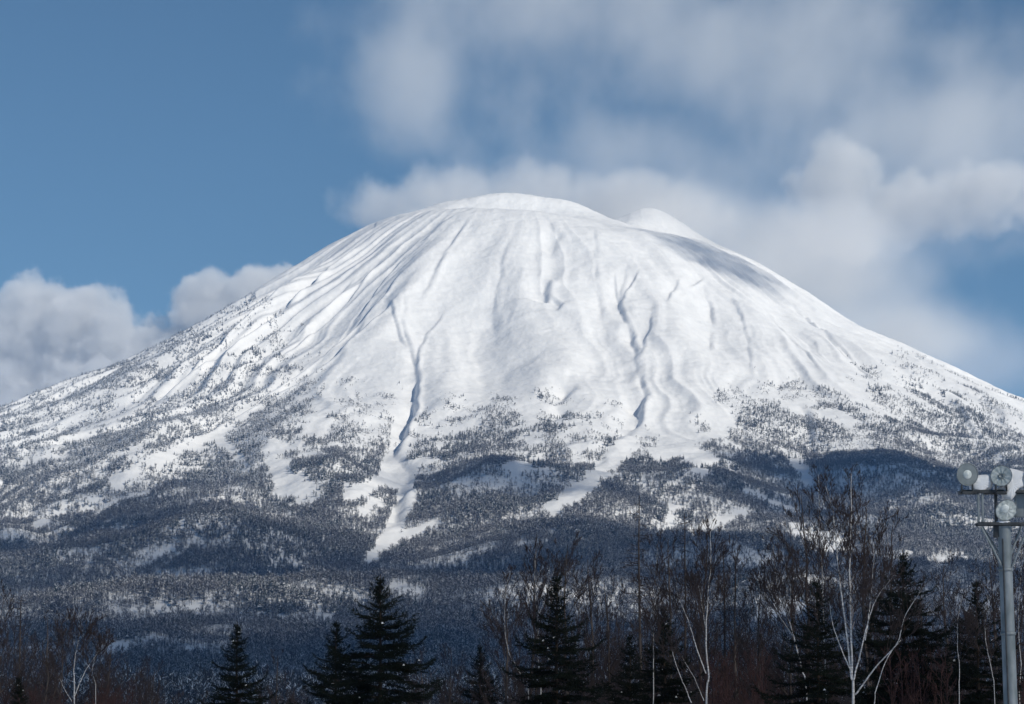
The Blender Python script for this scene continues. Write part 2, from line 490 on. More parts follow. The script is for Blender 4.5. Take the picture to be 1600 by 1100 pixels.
def forest_density(x, y, u, v, r):
    n1 = fbm(x / 260, y / 260, 4, 91); n2 = fbm(x / 62, y / 62, 3, 95)
    phi = np.arctan2(x - CX, -(y - D0))
    n3 = perlin(phi * 15, r / 800, 97)
    uu = u + n1 * 14; n4 = perlin(phi * 31, r / 420, 98)
    vv = v + n1 * 22 + n3 * 46 + n4 * 22
    sc = np.interp(uu, U_SC, V_SC); dn = np.interp(uu, U_DN, V_DN)
    t = (vv - sc) / np.maximum(dn - sc, 20)
    d = np.where(t < 0, 0, np.where(t < 1, .32 * t ** 1.2 + .55 * sstep(.6, 1.15, t), 0.60 + .16 * np.clip(t - 1, 0, 1)))
    d = d + np.clip(n2, -.6, .6) * .75 * sstep(.0, .45, t) * (1 - .45 * sstep(.9, 1.6, t)) + n1 * .12 * sstep(.5, 1.2, t) + (n3) * .25 * sstep(.05, .6, t)
    d = np.where(t < .9, d + np.where((n2 > .42) & (t > 0), .35, 0) * sstep(0, .3, t), d)
    d = d + sstep(.8, 1.4, t) * (.42 * n4 + .38 * np.clip(n1, -.8, .8) + .25 * n2)
    d = np.where(t > 1.0, np.maximum(d, .16 + .22 * sstep(1.0, 1.8, t)), d)
    d = d + sstep(780, 900, v) * .30 * perlin(x / 380, y / 260, 99)
    d = d + .16 * sstep(.0, .4, t) * sstep(430, 300, u) * (1 - sstep(.9, 1.2, t))
    for pts, wd, st in OPEN:
        us = [p[0] for p in pts]; vs_ = [p[1] for p in pts]
        m = (u > min(us) - 3 * wd) & (u < max(us) + 3 * wd) & (v > min(vs_) - 3 * wd) & (v < max(vs_) + 3 * wd)
        if m.any():
            dd, _, _ = seg_dist(u[m] + n2[m] * 5, v[m] + n2[m] * 5, pts)
            d[m] -= st * np.exp(-(dd / wd) ** 4)
    return d
NC = 820000
ca = R(1) * rng.uniform(-12.5, 12.5, NC)
cd = np.sqrt(rng.uniform(1350.0 ** 2, 9150.0 ** 2, NC))
tx, ty = cd * np.sin(ca), cd * np.cos(ca)
tr = np.hypot(tx - CX, ty - D0)
k = tr > 900
tx, ty, tr = tx[k], ty[k], tr[k]
tz = height(tx, ty)
tu, tv = project(tx, ty, tz)
dens = forest_density(tx, ty, tu, tv, tr)
k = (rng.random(len(tx)) < dens) & (tv < 1150)
tx, ty, tz, tu, tv = tx[k], ty[k], tz[k], tu[k], tv[k]
n = len(tx)
hi = sstep(300, 800, tz + 60 * rng.normal(size=n)); 
leftf = sstep(520, 330, tu) * sstep(350, 650, tz)
q = rng.random(n)
conz = sstep(-.1, .4, fbm(tx / 260, ty / 260, 4, 111)) * .5 + .06
kind = rng.integers(0, 5, n)
kind = np.where(q < hi * .5, rng.integers(5, 7, n), kind)
kind = np.where(q > 1 - conz * (1 - .5 * hi), rng.integers(7, 9, n), kind)
kind = np.where((q > .35) & (q < .35 + 0.5 * leftf), rng.integers(9, 11, n), kind)
scl = np.exp(rng.normal(0, .22, n)) * (1.16 - .42 * hi) * (1 + .3 * np.clip(fbm(tx / 90, ty / 90, 2, 121), -.8, .8))
fm = bpy.data.meshes.new('mountain_forest')
fm.vertices.add(n)
fm.vertices.foreach_set('co', np.stack([tx, ty, tz - .3], -1).astype(np.float32).ravel())
for nm, ty_, dat in (('kind_index', 'INT', kind.astype(np.int32)), ('tree_scale', 'FLOAT', scl.astype(np.float32)), ('tree_turn', 'FLOAT', rng.uniform(0, 6.28, n).astype(np.float32))):
    a_ = fm.attributes.new(nm, ty_, 'POINT'); a_.data.foreach_set('value', dat)
print('forest trees', n)
fo = link('mountain_forest', fm)
tag(fo, 'bare and snow dusted forest covering the lower slopes of the volcano', 'forest', None, 'stuff')
g = bpy.data.node_groups.new('scatter_trees', 'GeometryNodeTree')
g.interface.new_socket('Geometry', in_out='INPUT', socket_type='NodeSocketGeometry')
g.interface.new_socket('Geometry', in_out='OUTPUT', socket_type='NodeSocketGeometry')
gi = nd(g, 'NodeGroupInput'); go = nd(g, 'NodeGroupOutput')
ip = nd(g, 'GeometryNodeInstanceOnPoints'); ci = nd(g, 'GeometryNodeCollectionInfo')
ci.inputs['Collection'].default_value = protos; ci.inputs['Separate Children'].default_value = True
ip.inputs['Pick Instance'].default_value = True
def attr(nm, tp):
    a_ = nd(g, 'GeometryNodeInputNamedAttribute'); a_.data_type = tp; a_.inputs['Name'].default_value = nm
    return a_.outputs['Attribute']
cx = nd(g, 'ShaderNodeCombineXYZ')
g.links.new(gi.outputs[0], ip.inputs['Points']); g.links.new(ci.outputs[0], ip.inputs['Instance'])
g.links.new(attr('kind_index', 'INT'), ip.inputs['Instance Index'])
g.links.new(attr('tree_scale', 'FLOAT'), ip.inputs['Scale'])
g.links.new(attr('tree_turn', 'FLOAT'), cx.inputs['Z']); g.links.new(cx.outputs[0], ip.inputs['Rotation'])
g.links.new(ip.outputs[0], go.inputs[0])
md = fo.modifiers.new('scatter', 'NODES'); md.node_group = g


# ------------------------------------------------------------------ clouds (real volumes of droplets)
def cloud_material(name, dens, puffs, nscale, namp, edge=0.45, warp=0.0, aniso=-0.25, color=(1, 1, 1)):
    m = bpy.data.materials.new(name); m.use_nodes = True
    t = m.node_tree; t.nodes.clear()
    o = nd(t, 'ShaderNodeOutputMaterial'); pv = nd(t, 'ShaderNodeVolumePrincipled')
    pv.inputs['Color'].default_value = (*color, 1); pv.inputs['Anisotropy'].default_value = aniso
    t.links.new(pv.outputs[0], o.inputs['Volume'])
    if puffs is None:
        pv.inputs['Density'].default_value = dens
        return m
    def mth(op, a, b=None, c=None):
        n_ = nd(t, 'ShaderNodeMath', operation=op)
        for i, x_ in enumerate((a, b, c)):
            if x_ is None: continue
            if isinstance(x_, (int, float)): n_.inputs[i].default_value = x_
            else: t.links.new(x_, n_.inputs[i])
        return n_.outputs[0]
    def vm(op, a, b):
        n_ = nd(t, 'ShaderNodeVectorMath', operation=op)
        for i, x_ in enumerate((a, b)):
            if isinstance(x_, tuple): n_.inputs[i].default_value = x_
            else: t.links.new(x_, n_.inputs[i])
        return n_
    tc = nd(t, 'ShaderNodeTexCoord')
    p = tc.outputs['Object']
    if warp:
        nw = nd(t, 'ShaderNodeTexNoise'); nw.inputs['Scale'].default_value = nscale * .5; nw.inputs['Detail'].default_value = 1
        t.links.new(p, nw.inputs['Vector'])
        p = vm('ADD', p, vm('MULTIPLY', vm('SUBTRACT', nw.outputs['Color'], (.5, .5, .5)).outputs[0], (warp, warp, warp)).outputs[0]).outputs[0]
    f = None
    for (cx_, cy_, cz_, rx, ry, rz) in puffs:
        q_ = vm('MULTIPLY', vm('SUBTRACT', p, (cx_, cy_, cz_)).outputs[0], (1 / rx, 1 / ry, 1 / rz))
        l_ = nd(t, 'ShaderNodeVectorMath', operation='LENGTH'); t.links.new(q_.outputs[0], l_.inputs[0])
        e_ = mth('SUBTRACT', 1.0, l_.outputs['Value'])
        f = e_ if f is None else mth('SMOOTH_MAX', f, e_, 0.15)
    nn = nd(t, 'ShaderNodeTexNoise'); nn.inputs['Scale'].default_value = nscale; nn.inputs['Detail'].default_value = 7; nn.inputs['Roughness'].default_value = .62
    t.links.new(vm('MULTIPLY', tc.outputs['Object'], (1, .3, 1)).outputs[0], nn.inputs['Vector'])
    f = mth('ADD', f, mth('MULTIPLY', mth('SUBTRACT', nn.outputs[0], 0.5), namp))
    mr = nd(t, 'ShaderNodeMapRange', interpolation_type='SMOOTHSTEP')
    t.links.new(f, mr.inputs['Value']); mr.inputs['From Min'].default_value = 0.0; mr.inputs['From Max'].default_value = edge
    mr.inputs['To Min'].default_value = 0; mr.inputs['To Max'].default_value = dens
    t.links.new(mr.outputs[0], pv.inputs['Density'])
    return m
def cloud(label, Yc, puffs, dens, nscale, namp, edge=.45, warp=0.0, group=None, aniso=-.25):
    """puffs: (u, v, dy, half width px, half height px, half depth m) at depth Yc + dy"""
    W = []
    for (u, v, dy, ru, rv, rd) in puffs:
        c = at(u, v, Yc + dy); k_ = (Yc + dy) / F
        W.append((c.x, c.y, c.z, ru * k_, rd, rv * k_))
    W = np.array(W)
    lo = (W[:, :3] - W[:, 3:] * 1.12).min(0); hi_ = (W[:, :3] + W[:, 3:] * 1.12).max(0)
    org = (lo + hi_) / 2; hf = (hi_ - lo) / 2
    pf = [tuple(float(a) for a in (w_[:3] - org)) + tuple(float(a) for a in w_[3:]) for w_ in W]
    V = [(sx * hf[0], sy * hf[1], sz * hf[2]) for sx in (-1, 1) for sy in (-1, 1) for sz in (-1, 1)]
    Q = [(0, 1, 3, 2), (4, 6, 7, 5), (0, 4, 5, 1), (2, 3, 7, 6), (0, 2, 6, 4), (1, 5, 7, 3)]
    me = fast_mesh('cloud', np.array(V), np.array(Q), False, [cloud_material('cloud_vapour', dens, pf, nscale, namp, edge, warp, aniso)])
    o = link('cloud', me); o.location = tuple(org)
    tag(o, label, 'cloud', group)
    return o
cloud('grey white cumulus bank behind the left foot of the volcano', 15000,
      [(80, 512, 0, 115, 92, 380), (5, 530, 0, 110, 80, 380), (165, 545, 0, 75, 85, 380), (252, 572, 100, 105, 92, 400), (335, 510, 150, 85, 84, 380), (415, 478, 150, 95, 62, 380), (100, 660, 0, 300, 140, 500), (330, 640, 0, 190, 140, 500)],
      .0060, .0048, 1.35, .22, 220)
cloud('bright round cumulus puff trailing to the right above the right slope', 13500,
      [(1296, 268, 0, 60, 58, 300), (1330, 292, 60, 58, 60, 260), (1268, 300, -60, 42, 46, 240), (1325, 345, 0, 110, 66, 300), (1430, 325, 0, 125, 52, 300), (1550, 300, 0, 130, 66, 300)],
      .0044, .0056, 1.4, .42, 260)
cloud('grey cap cloud resting behind the summit', 9450,
      [(620, 322, 0, 105, 52, 260), (710, 308, 0, 130, 60, 280), (840, 306, 0, 160, 60, 280), (980, 330, 0, 190, 66, 300), (670, 332, -520, 80, 20, 150)],
      .0042, .0066, 1.5, .6, 130)
cloud('pale plume of blown snow and mist drifting off the right side of the summit', 9120,
      [(1010, 350, -60, 150, 50, 160), (1000, 345, 250, 210, 75, 280), (1170, 385, -60, 240, 105, 280), (1290, 440, -220, 210, 120, 280), (1400, 530, -300, 180, 90, 260), (1300, 360, 300, 150, 80, 250)],
      .0058, .0026, .7, 1.0, 140)
cloud('high thin grey veil of cloud across the upper right of the sky', 19000,
      [(620, 110, 0, 150, 180, 600), (800, 20, 0, 360, 150, 600), (1180, 90, 0, 620, 250, 900), (1450, 230, 0, 460, 200, 900), (1000, 250, 0, 360, 120, 600), (1520, 560, 200, 280, 120, 600)],
      .0010, .0012, 1.7, 1.0, 600)
# clouds overhead, between the sun and the slopes: they throw the broad shadows on the forest
def shade_cloud(spots, alt=2600, dens=.0034):
    for (u, v, rx, ry, where) in spots:
        gx, gy = ground_hit(u, v) if u < 4000 else (u - 10000.0, v)
        gz = float(height(np.array([gx]), np.array([gy]))[0])
        t_ = (alt - gz) / sdir.z
        c = Vector((gx, gy, gz)) + sdir * t_
        nth, nph = 24, 48
        V, Q = [], []
        for i in range(nth + 1):
            th = math.pi * i / nth
            for j in range(nph):
                ph = 2 * math.pi * j / nph
                V.append((math.sin(th) * math.cos(ph), math.sin(th) * math.sin(ph), math.cos(th)))
        V = np.array(V)
        nz = 1 + .75 * fbm(V[:, 0] * 2.1 + u, V[:, 1] * 2.1 + V[:, 2] * 1.3 + v, 4, 17)
        V = V * nz[:, None] * np.array([rx, ry, 170.0])
        for i in range(nth):
            for j in range(nph):
                a_ = i * nph + j; b_ = i * nph + (j + 1) % nph
                Q.append((a_, a_ + nph, b_ + nph, b_))
        me = fast_mesh('unseen_shade_cloud', V, np.array(Q), True, [cloud_material('thick_cloud_vapour', dens, None, 0, 0)])
        o = link('unseen_shade_cloud', me); o.location = c
        tag(o, 'thick grey cumulus overhead shading ' + where, 'cloud', 'clouds overhead throwing shadows on the slopes')
shade_cloud([(1320, 770, 260, 300, 'the dark wood behind the tallest birch tops'), (1200, 815, 150, 180, 'the slope left of the big right-hand shadow'), (1430, 790, 210, 190, 'the wood just left of the floodlights')], 2600, .0055)
shade_cloud([(215, 782, 90, 80, 'the head of the diagonal valley at the lower left, added to darken it'), (150, 815, 95, 85, 'the middle of the diagonal valley at the lower left, added to darken it'), (80, 858, 100, 90, 'the bend of the diagonal valley at the lower left, added to darken it'), (10, 900, 110, 100, 'the mouth of the diagonal valley at the left edge, added to darken it')], 2300, .0045)  # row of unseen clouds added to deepen the shade along the valley
shade_cloud([(740, 775, 150, 190, 'the dark wood right of the left avalanche track'), (830, 810, 130, 150, 'the wood between the two avalanche tracks')], 2600, .0038)
shade_cloud([(80, 860, 230, 300, 'the valley at the left edge'), (330, 930, 420, 420, 'the low hill right of the left valley'), (650, 950, 420, 380, 'the foot of the left avalanche track'),
             (970, 920, 480, 380, 'the foot of the right avalanche track'), (1350, 960, 520, 400, 'the foot of the right slope'),
             (520, 1060, 900, 500, 'the lowest slope left of centre'), (1150, 1060, 900, 500, 'the lowest slope right of centre')], 2600, .0027)
shade_cloud([(9550, 2500, 1000, 900, 'the near woods on the plain to the left, added to dim them'), (10500, 2500, 1000, 900, 'the near woods on the plain to the right, added to dim them'), (10000, 3900, 1300, 500, 'the first rise of the plain, added to dim it'), (10000, 1350, 1200, 450, 'the snowy plain behind the near trees, added to dim it')], 1500, .0032)  # unseen clouds added to darken the plain and its near woods
shade_cloud([(1120, 405, 170, 150, 'the hollow below the back rim of the summit')], 2600, .0034)
# thin unseen cloud added to dim the trees close to the camera
for (cxx, cyy, rx_, ry_, dn_, wh) in ((8.0, 92.0, 330.0, 300.0, .0028, 'the near trees'),):
    c = Vector((cxx, cyy, 0)) + sdir * (900 / sdir.z)
    V, Q = [], []
    for i in range(25):
        for j in range(48):
            th = math.pi * i / 24; ph = 2 * math.pi * j / 48
            V.append((math.sin(th) * math.cos(ph), math.sin(th) * math.sin(ph), math.cos(th)))
            if i < 24: Q.append((i * 48 + j, i * 48 + j + 48, i * 48 + (j + 1) % 48 + 48, i * 48 + (j + 1) % 48))
    V = np.array(V); V = V * (1 + .3 * fbm(V[:, 0] * 2, V[:, 1] * 2 + V[:, 2], 4, 19))[:, None] * np.array([rx_, ry_, 90.0])
    o = link('unseen_shade_cloud', fast_mesh('unseen_shade_cloud', V, np.array(Q), True, [cloud_material('added_shade_vapour', dn_, None, 0, 0)])); o.location = c
    tag(o, 'thin unseen cloud added overhead to dim ' + wh, 'cloud', 'clouds overhead throwing shadows on the slopes')

# ------------------------------------------------------------------ trees near the camera
M_birch = noisy('birch_bark', (0.30, 0.28, 0.27), (0.72, 0.70, 0.68), 5.0, .75, .004, 'Object', 5, .2, (1, 1, 5))
M_birch_branch = noisy('birch_branch_bark', (0.16, 0.12, 0.11), (0.45, 0.41, 0.38), 2.5, .8, 0, 'Object', 3, .2)
M_twig = mat('purple_brown_twigs', (0.052, 0.040, 0.040), .8, .15)
M_twig_red = mat('red_brown_twigs', (0.065, 0.035, 0.033), .8, .15)
M_bark = noisy('dark_bark', (0.045, 0.036, 0.033), (0.12, 0.10, 0.09), 4.0, .85, .004, 'Object', 4, .15, (1, 1, .4))
M_needle = noisy('spruce_needles', (0.005, 0.008, 0.005), (0.012, 0.018, 0.011), 1.5, .75, 0, 'Object', 3, .15)
M_sprbark = mat('spruce_bark', (0.05, 0.038, 0.03), .9, .1)
M_snowbit = mat('snow_on_branches', (.84, .85, .87), .6, .2)

def tubes(segs, sides=4):
    """segs: (n, 8) rows x0 y0 z0 r0 x1 y1 z1 r1 -> verts, quads"""
    S = np.array(segs, dtype=float).reshape(-1, 8)
    a, ra, b, rb = S[:, :3], S[:, 3], S[:, 4:7], S[:, 7]
    d = b - a; ln = np.linalg.norm(d, axis=1, keepdims=True) + 1e-9; d = d / ln
    ref = np.where(np.abs(d[:, 2:3]) < .9, np.array([[0., 0, 1]]), np.array([[1., 0, 0]]))
    n1 = np.cross(d, ref); n1 /= np.linalg.norm(n1, axis=1, keepdims=True); n2 = np.cross(d, n1)
    n = len(S); V = np.zeros((n, 2, sides, 3))
    for k_ in range(sides):
        t_ = 2 * math.pi * k_ / sides
        o_ = math.cos(t_) * n1 + math.sin(t_) * n2
        V[:, 0, k_] = a + o_ * ra[:, None] - d * ra[:, None] * .3; V[:, 1, k_] = b + o_ * rb[:, None]
    base = (np.arange(n) * 2 * sides)[:, None]
    Q = []
    for k_ in range(sides):
        k2 = (k_ + 1) % sides
        Q.append(np.concatenate([base + k_, base + k2, base + sides + k2, base + sides + k_], 1))
    return V.reshape(-1, 3), np.stack(Q, 1).reshape(-1, 4)
def tube_obj(name, segs, m, parent, sides=4):
    if not len(segs): return None
    V, Q = tubes(segs, sides)
    return link(name, fast_mesh(name, V, Q, True, [m]), parent)
def crown_obj(bb, tw, mb, mt, root):
    V, Q = tubes(list(bb) + list(tw), 3)
    mi = np.repeat(np.array([0] * len(bb) + [1] * len(tw)), 3)
    return link('crown', fast_mesh('crown', V, Q, True, [mb, mt], mi), root)
def path_segs(pts, rad):
    return [(*pts[i], rad[i], *pts[i + 1], rad[i + 1]) for i in range(len(pts) - 1)]
def smooth_path(pts, n_):
    P_ = np.array([tuple(p) for p in pts], float)
    t = np.linspace(0, len(P_) - 1, n_)
    o = []
    for a in t:
        i = min(int(a), len(P_) - 2); f_ = a - i
        p0 = P_[max(i - 1, 0)]; p1 = P_[i]; p2 = P_[i + 1]; p3 = P_[min(i + 2, len(P_) - 1)]
        o.append(.5 * ((2 * p1) + (-p0 + p2) * f_ + (2 * p0 - 5 * p1 + 4 * p2 - p3) * f_ ** 2 + (-p0 + 3 * p1 - 3 * p2 + p3) * f_ ** 3))
    return np.array(o)
def grow(rg, p, d, L, r, lvl, out_b, out_t, up=.25, spread=.6, rmin=.0062):
    """one limb with children; thick segments to out_b, fine ones to out_t"""
    ns = max(2, min(6, int(L / .22)))
    st = L / ns; p = np.array(p, float); d = np.array(d, float)
    for i in range(ns):
        d = d + rg.normal(size=3) * .13 + np.array([0, 0, up * .16]); d /= np.linalg.norm(d)
        q_ = p + d * st
        r0 = max(rmin, r * (1 - i / ns * .75)); r1 = max(rmin * .8, r * (1 - (i + 1) / ns * .75))
        (out_b if r0 > .0125 else out_t).append((*p, r0, *q_, r1))
        p = q_
        if lvl > 0 and i >= (0 if lvl < 3 else 1):
            for c in range(2 if lvl >= 2 or rg.random() < .5 else 1):
                ax = rg.normal(size=3); ax -= ax.dot(d) * d; ax /= np.linalg.norm(ax)
                dd = d + ax * spread * rg.uniform(.6, 1.2) + np.array([0, 0, up * .6]); dd /= np.linalg.norm(dd)
                grow(rg, p, dd, L * rg.uniform(.32, .62) * (1 - i / ns * .4), max(rmin, r0 * .55), lvl - 1, out_b, out_t, up, spread, rmin)
def bare_crown(rg, stem, rad, n_l, L0, lvl, out_b, out_t, start=.2, up=.35, ang=.9, shape=1.0):
    """limbs along a stem path"""
    n_ = len(stem)
    for k_ in range(n_l):
        f_ = start + (1 - start) * (k_ + rg.random()) / n_l
        a = f_ * (n_ - 1); i = min(int(a), n_ - 2); p = stem[i] + (stem[i + 1] - stem[i]) * (a - i)
        ax = stem[i + 1] - stem[i]; ax /= np.linalg.norm(ax)
        th = rg.uniform(0, 2 * math.pi); h_ = np.array([math.cos(th), math.sin(th), 0])
        dd = ax * (1 - .35 * ang) + h_ * ang; dd /= np.linalg.norm(dd)
        taper = (1 - f_) ** .6 * shape + .16
        grow(rg, p, dd, L0 * taper * rg.uniform(.7, 1.2), max(.008, rad[i] * .5), lvl, out_b, out_t, up)
def make_bare(seed, H, kind='bare', r0=None, lean=.0):
    rg = np.random.default_rng(seed)
    root = empty({'birch': 'birch_tree', 'larch': 'larch_tree'}.get(kind, 'bare_tree'))
    n_ = 22; r0 = r0 or H * .0085
    wob = np.cumsum(rg.normal(size=(n_, 2)) * H * .0035 * (0.3 if kind == 'larch' else 1), axis=0)
    t = np.linspace(0, 1, n_)
    stem = np.stack([wob[:, 0] + lean * t * H * .1, wob[:, 1], t * H], 1)
    rad = r0 * (1 - t) ** .8 + .008
    tb, bb, tw = path_segs(stem, rad), [], []
    if kind == 'larch':
        for k_ in range(int(H * 11)):
            f_ = .3 + .69 * rg.random(); a = f_ * (n_ - 1); i = int(a); p = stem[i] + (stem[min(i + 1, n_ - 1)] - stem[i]) * (a - i)
            th = rg.uniform(0, 6.28); L = (.15 + H * .11 * (1 - f_) ** .9) * rg.uniform(.6, 1.1)
            dd = np.array([math.cos(th), math.sin(th), rg.uniform(-.15, .25)])
            grow(rg, p, dd, L, .011, 1, bb, tw, .1, .8)
    else:
        bare_crown(rg, stem, rad, 24, H * .20, 3, bb, tw, .28, .4, .62)
    tube_obj('trunk', tb, M_birch if kind == 'birch' else M_bark, root, 6)
    crown_obj(bb, tw, M_bark, M_twig, root)
    return root
def copy_tree(o, parent=None):
    c = o.copy(); COL.objects.link(c); c.parent = parent
    for ch in list(o.children): copy_tree(ch, c)
    return c
used = set()
def place(proto, H0, u, v, Y, rz, label, cat, group):
    o = proto if proto.name not in used else copy_tree(proto)
    used.add(proto.name)
    p = at(u, v, Y)
    sc_ = (p.z - GZ) / H0
    o.location = (p.x, p.y, GZ - .05); o.rotation_euler = (0, 0, rz)
    o.scale = (sc_ * .5 + .5 * min(sc_, 1), sc_ * .5 + .5 * min(sc_, 1), sc_)
    tag(o, label, cat, group)
    return o

# --- spruces
def make_spruce(seed, H, half, droop=.0, vis=5.5):
    rg = np.random.default_rng(seed)
    root = empty('spruce_tree')
    n_ = 16; t = np.linspace(0, 1, n_)
    stem = np.stack([np.cumsum(rg.normal(size=n_) * .01), np.cumsum(rg.normal(size=n_) * .01), t * H], 1)
    rad = .12 * (1 - t) + .010
    tube_obj('trunk', path_segs(stem, rad), M_sprbark, root, 7)
    axes, twg = [], []
    def branch(z, th, L, el):
        i = min(int(z / H * (n_ - 1)), n_ - 2)
        p = stem[i] + (stem[i + 1] - stem[i]) * (z / H * (n_ - 1) - i)
        h_ = np.array([math.cos(th), math.sin(th), 0]); sd_ = np.array([-math.sin(th), math.cos(th), 0])
        ns = max(3, int(L / .13)); st = L / ns; q_ = p.copy(); fine = H - z < vis
        for k_ in range(ns):
            f_ = k_ / ns
            e = el - .42 * math.sin(f_ * math.pi) * min(L, 1.3) + .65 * f_ ** 2 - droop * (1 - f_)
            d = h_ * math.cos(e) + np.array([0, 0, math.sin(e)]) + sd_ * rg.normal() * .05
            d /= np.linalg.norm(d)
            q2 = q_ + d * st
            axes.append((*q_, max(.004, .014 * L * (1 - f_)), *q2, .004 + .011 * L * (1 - f_ - 1 / ns)))
            twg.append((q_, q2, 1.0))
            for s_ in ((-1, 1) * (2 if fine else 1)):
                if f_ < .12 and L > .6: continue
                l = min(.48, (.40 * L * (1 - f_ * .8) + .05)) * rg.uniform(.55, 1.15)
                td = d * rg.uniform(.55, .95) + sd_ * s_ * rg.uniform(.6, 1) + np.array([0, 0, rg.normal() * .15 - .12 * (1 - f_)])
                td /= np.linalg.norm(td)
                a = q_ + (q2 - q_) * rg.random()
                b_ = a + td * l
                twg.append((a, b_, .8))
                if l > .25 and fine:
                    for w_ in (-1, 1):
                        c_ = a + (b_ - a) * rg.uniform(.3, .6); t2 = td * .8 + np.cross(td, [0, 0, 1]) * w_ * .6; t2 /= np.linalg.norm(t2)
                        twg.append((c_, c_ + t2 * l * .45, .75))
            q_ = q2
    z = H - .30; k_ = 0
    twg.append((stem[-1] * [1, 1, 0] + [0, 0, H - .42], stem[-1] * [1, 1, 0] + [0, 0, H + .02], .7))
    while z > .8:
        dep = H - z
        nb = 5 if dep < 1.2 else 6
        th0 = rg.uniform(0, 6.28)
        base_l = half * dep * (1 if dep < 3 else (3 + (dep - 3) * .55) / dep)
        for b in range(nb):
            L = (base_l + .08) * rg.choice([rg.uniform(.55, .8), rg.uniform(.8, 1.03)])
            el = np.interp(dep, [0, .8, 2, 4, 8], [1.0, .8, .5, .2, -.05]) + rg.normal() * .1
            branch(z + rg.normal() * .04, th0 + b * 6.283 / nb + rg.normal() * .2, L, el)
        for b in range(5 if dep < vis else 1):
            branch(z - rg.uniform(.06, .22), rg.uniform(0, 6.28), (base_l + .05) * rg.uniform(.3, .65), np.interp(dep, [0, 1, 3], [.7, .35, .05]))
        z -= rg.uniform(.24, .34) * (1 if dep < vis else 1.5); k_ += 1
    # needles: short blades all round every twig
    A_ = np.array([a for a, b, w_ in twg]); B_ = np.array([b for a, b, w_ in twg])
    L_ = np.linalg.norm(B_ - A_, axis=1)
    cnt = np.maximum(2, (L_ / .030).astype(int))
    ii = np.repeat(np.arange(len(twg)), cnt)
    fr = rg.random(len(ii))
    o_ = A_[ii] + (B_[ii] - A_[ii]) * fr[:, None]
    d = (B_[ii] - A_[ii]) / L_[ii][:, None]
    V, T = [], []
    for rep_ in range(3):
        n1 = rg.normal(size=(len(ii), 3)); n1 -= (n1 * d).sum(1)[:, None] * d; n1 /= np.linalg.norm(n1, axis=1)[:, None]
        dr = d * .75 + n1 * .65
        wv = np.cross(dr, n1 + rg.normal(size=n1.shape) * .3); wv /= np.linalg.norm(wv, axis=1)[:, None]
        ln = rg.uniform(.035, .060, len(ii))[:, None]; wd = .0095
        V.append(np.stack([o_ - wv * wd, o_ + wv * wd, o_ + dr * ln], 1).reshape(-1, 3))
    V = np.concatenate(V); T = np.arange(len(V)).reshape(-1, 3)
    mi = np.zeros(len(T), int)
    # a few clots of snow caught on the boughs
    ns = 26; pick = rg.integers(0, len(twg), ns)
    SV, ST = [], []
    for q_ in pick:
        c = (A_[q_] + B_[q_]) / 2 + [0, 0, .025]; e = rg.uniform(.018, .05); i0 = len(V) + len(SV)
        for a in range(6): SV.append(c + np.array([math.cos(a * 1.047) * e * rg.uniform(.8, 1.6), math.sin(a * 1.047) * e * rg.uniform(.8, 1.6), -.02]))
        SV.append(c + [0, 0, e * .7])
        for a in range(6): ST.append((i0 + a, i0 + (a + 1) % 6, i0 + 6))
    V = np.concatenate([V, np.array(SV)]); T = np.concatenate([T, np.array(ST)])
    mi = np.concatenate([mi, np.ones(len(ST), int)])
    tube_obj('branches', axes, M_sprbark, root, 3)
    link('foliage', fast_mesh('foliage', V, T, False, [M_needle, M_snowbit], mi), root)
    return root
SPR = [make_spruce(1, 9.0, .68), make_spruce(2, 9.0, .50, .05), make_spruce(3, 9.0, .58, .08)]
GS = 'dark spruces in front of the volcano'
for kd, u, v, Y, rz, lab in [
    (0, 593, 895, 80, .3, 'tallest and broadest dark spruce, left of centre below the long avalanche track'),
    (2, 527, 966, 83, 1.9, 'dark spruce pressed against the left side of the broadest spruce'),
    (1, 371, 968, 84, 4.1, 'dark pointed spruce standing alone, second tree group from the left edge'),
    (1, 750, 1002, 96, 2.2, 'smallest slim spruce, standing alone between the broadest spruce and the bare thicket'),
    (2, 868, 893, 81, 3.4, 'dark layered spruce rising between bare birches just right of centre'),
    (1, 1037, 940, 88, 5.2, 'slim dark spruce directly left of the tall straight white birch'),
    (1, 984, 985, 86, .9, 'low dark spruce at the foot of the tallest bare larch'),
    (2, 1279, 902, 77, 1.1, 'dark layered spruce right in front of the left limbs of the many-stemmed white birch'),
    (0, 1411, 858, 90, 2.8, 'dark spruce behind the right-hand limbs of the many-stemmed white birch'),
    (2, 1523, 902, 87, 4.6, 'dark spruce immediately left of the floodlight pole'),
    (1, 30, 1052, 86, 0.2, 'low dark spruce top in the bottom left corner'),
]:
    place(SPR[kd], 9.0, u, v, Y, rz, lab, 'spruce', GS)

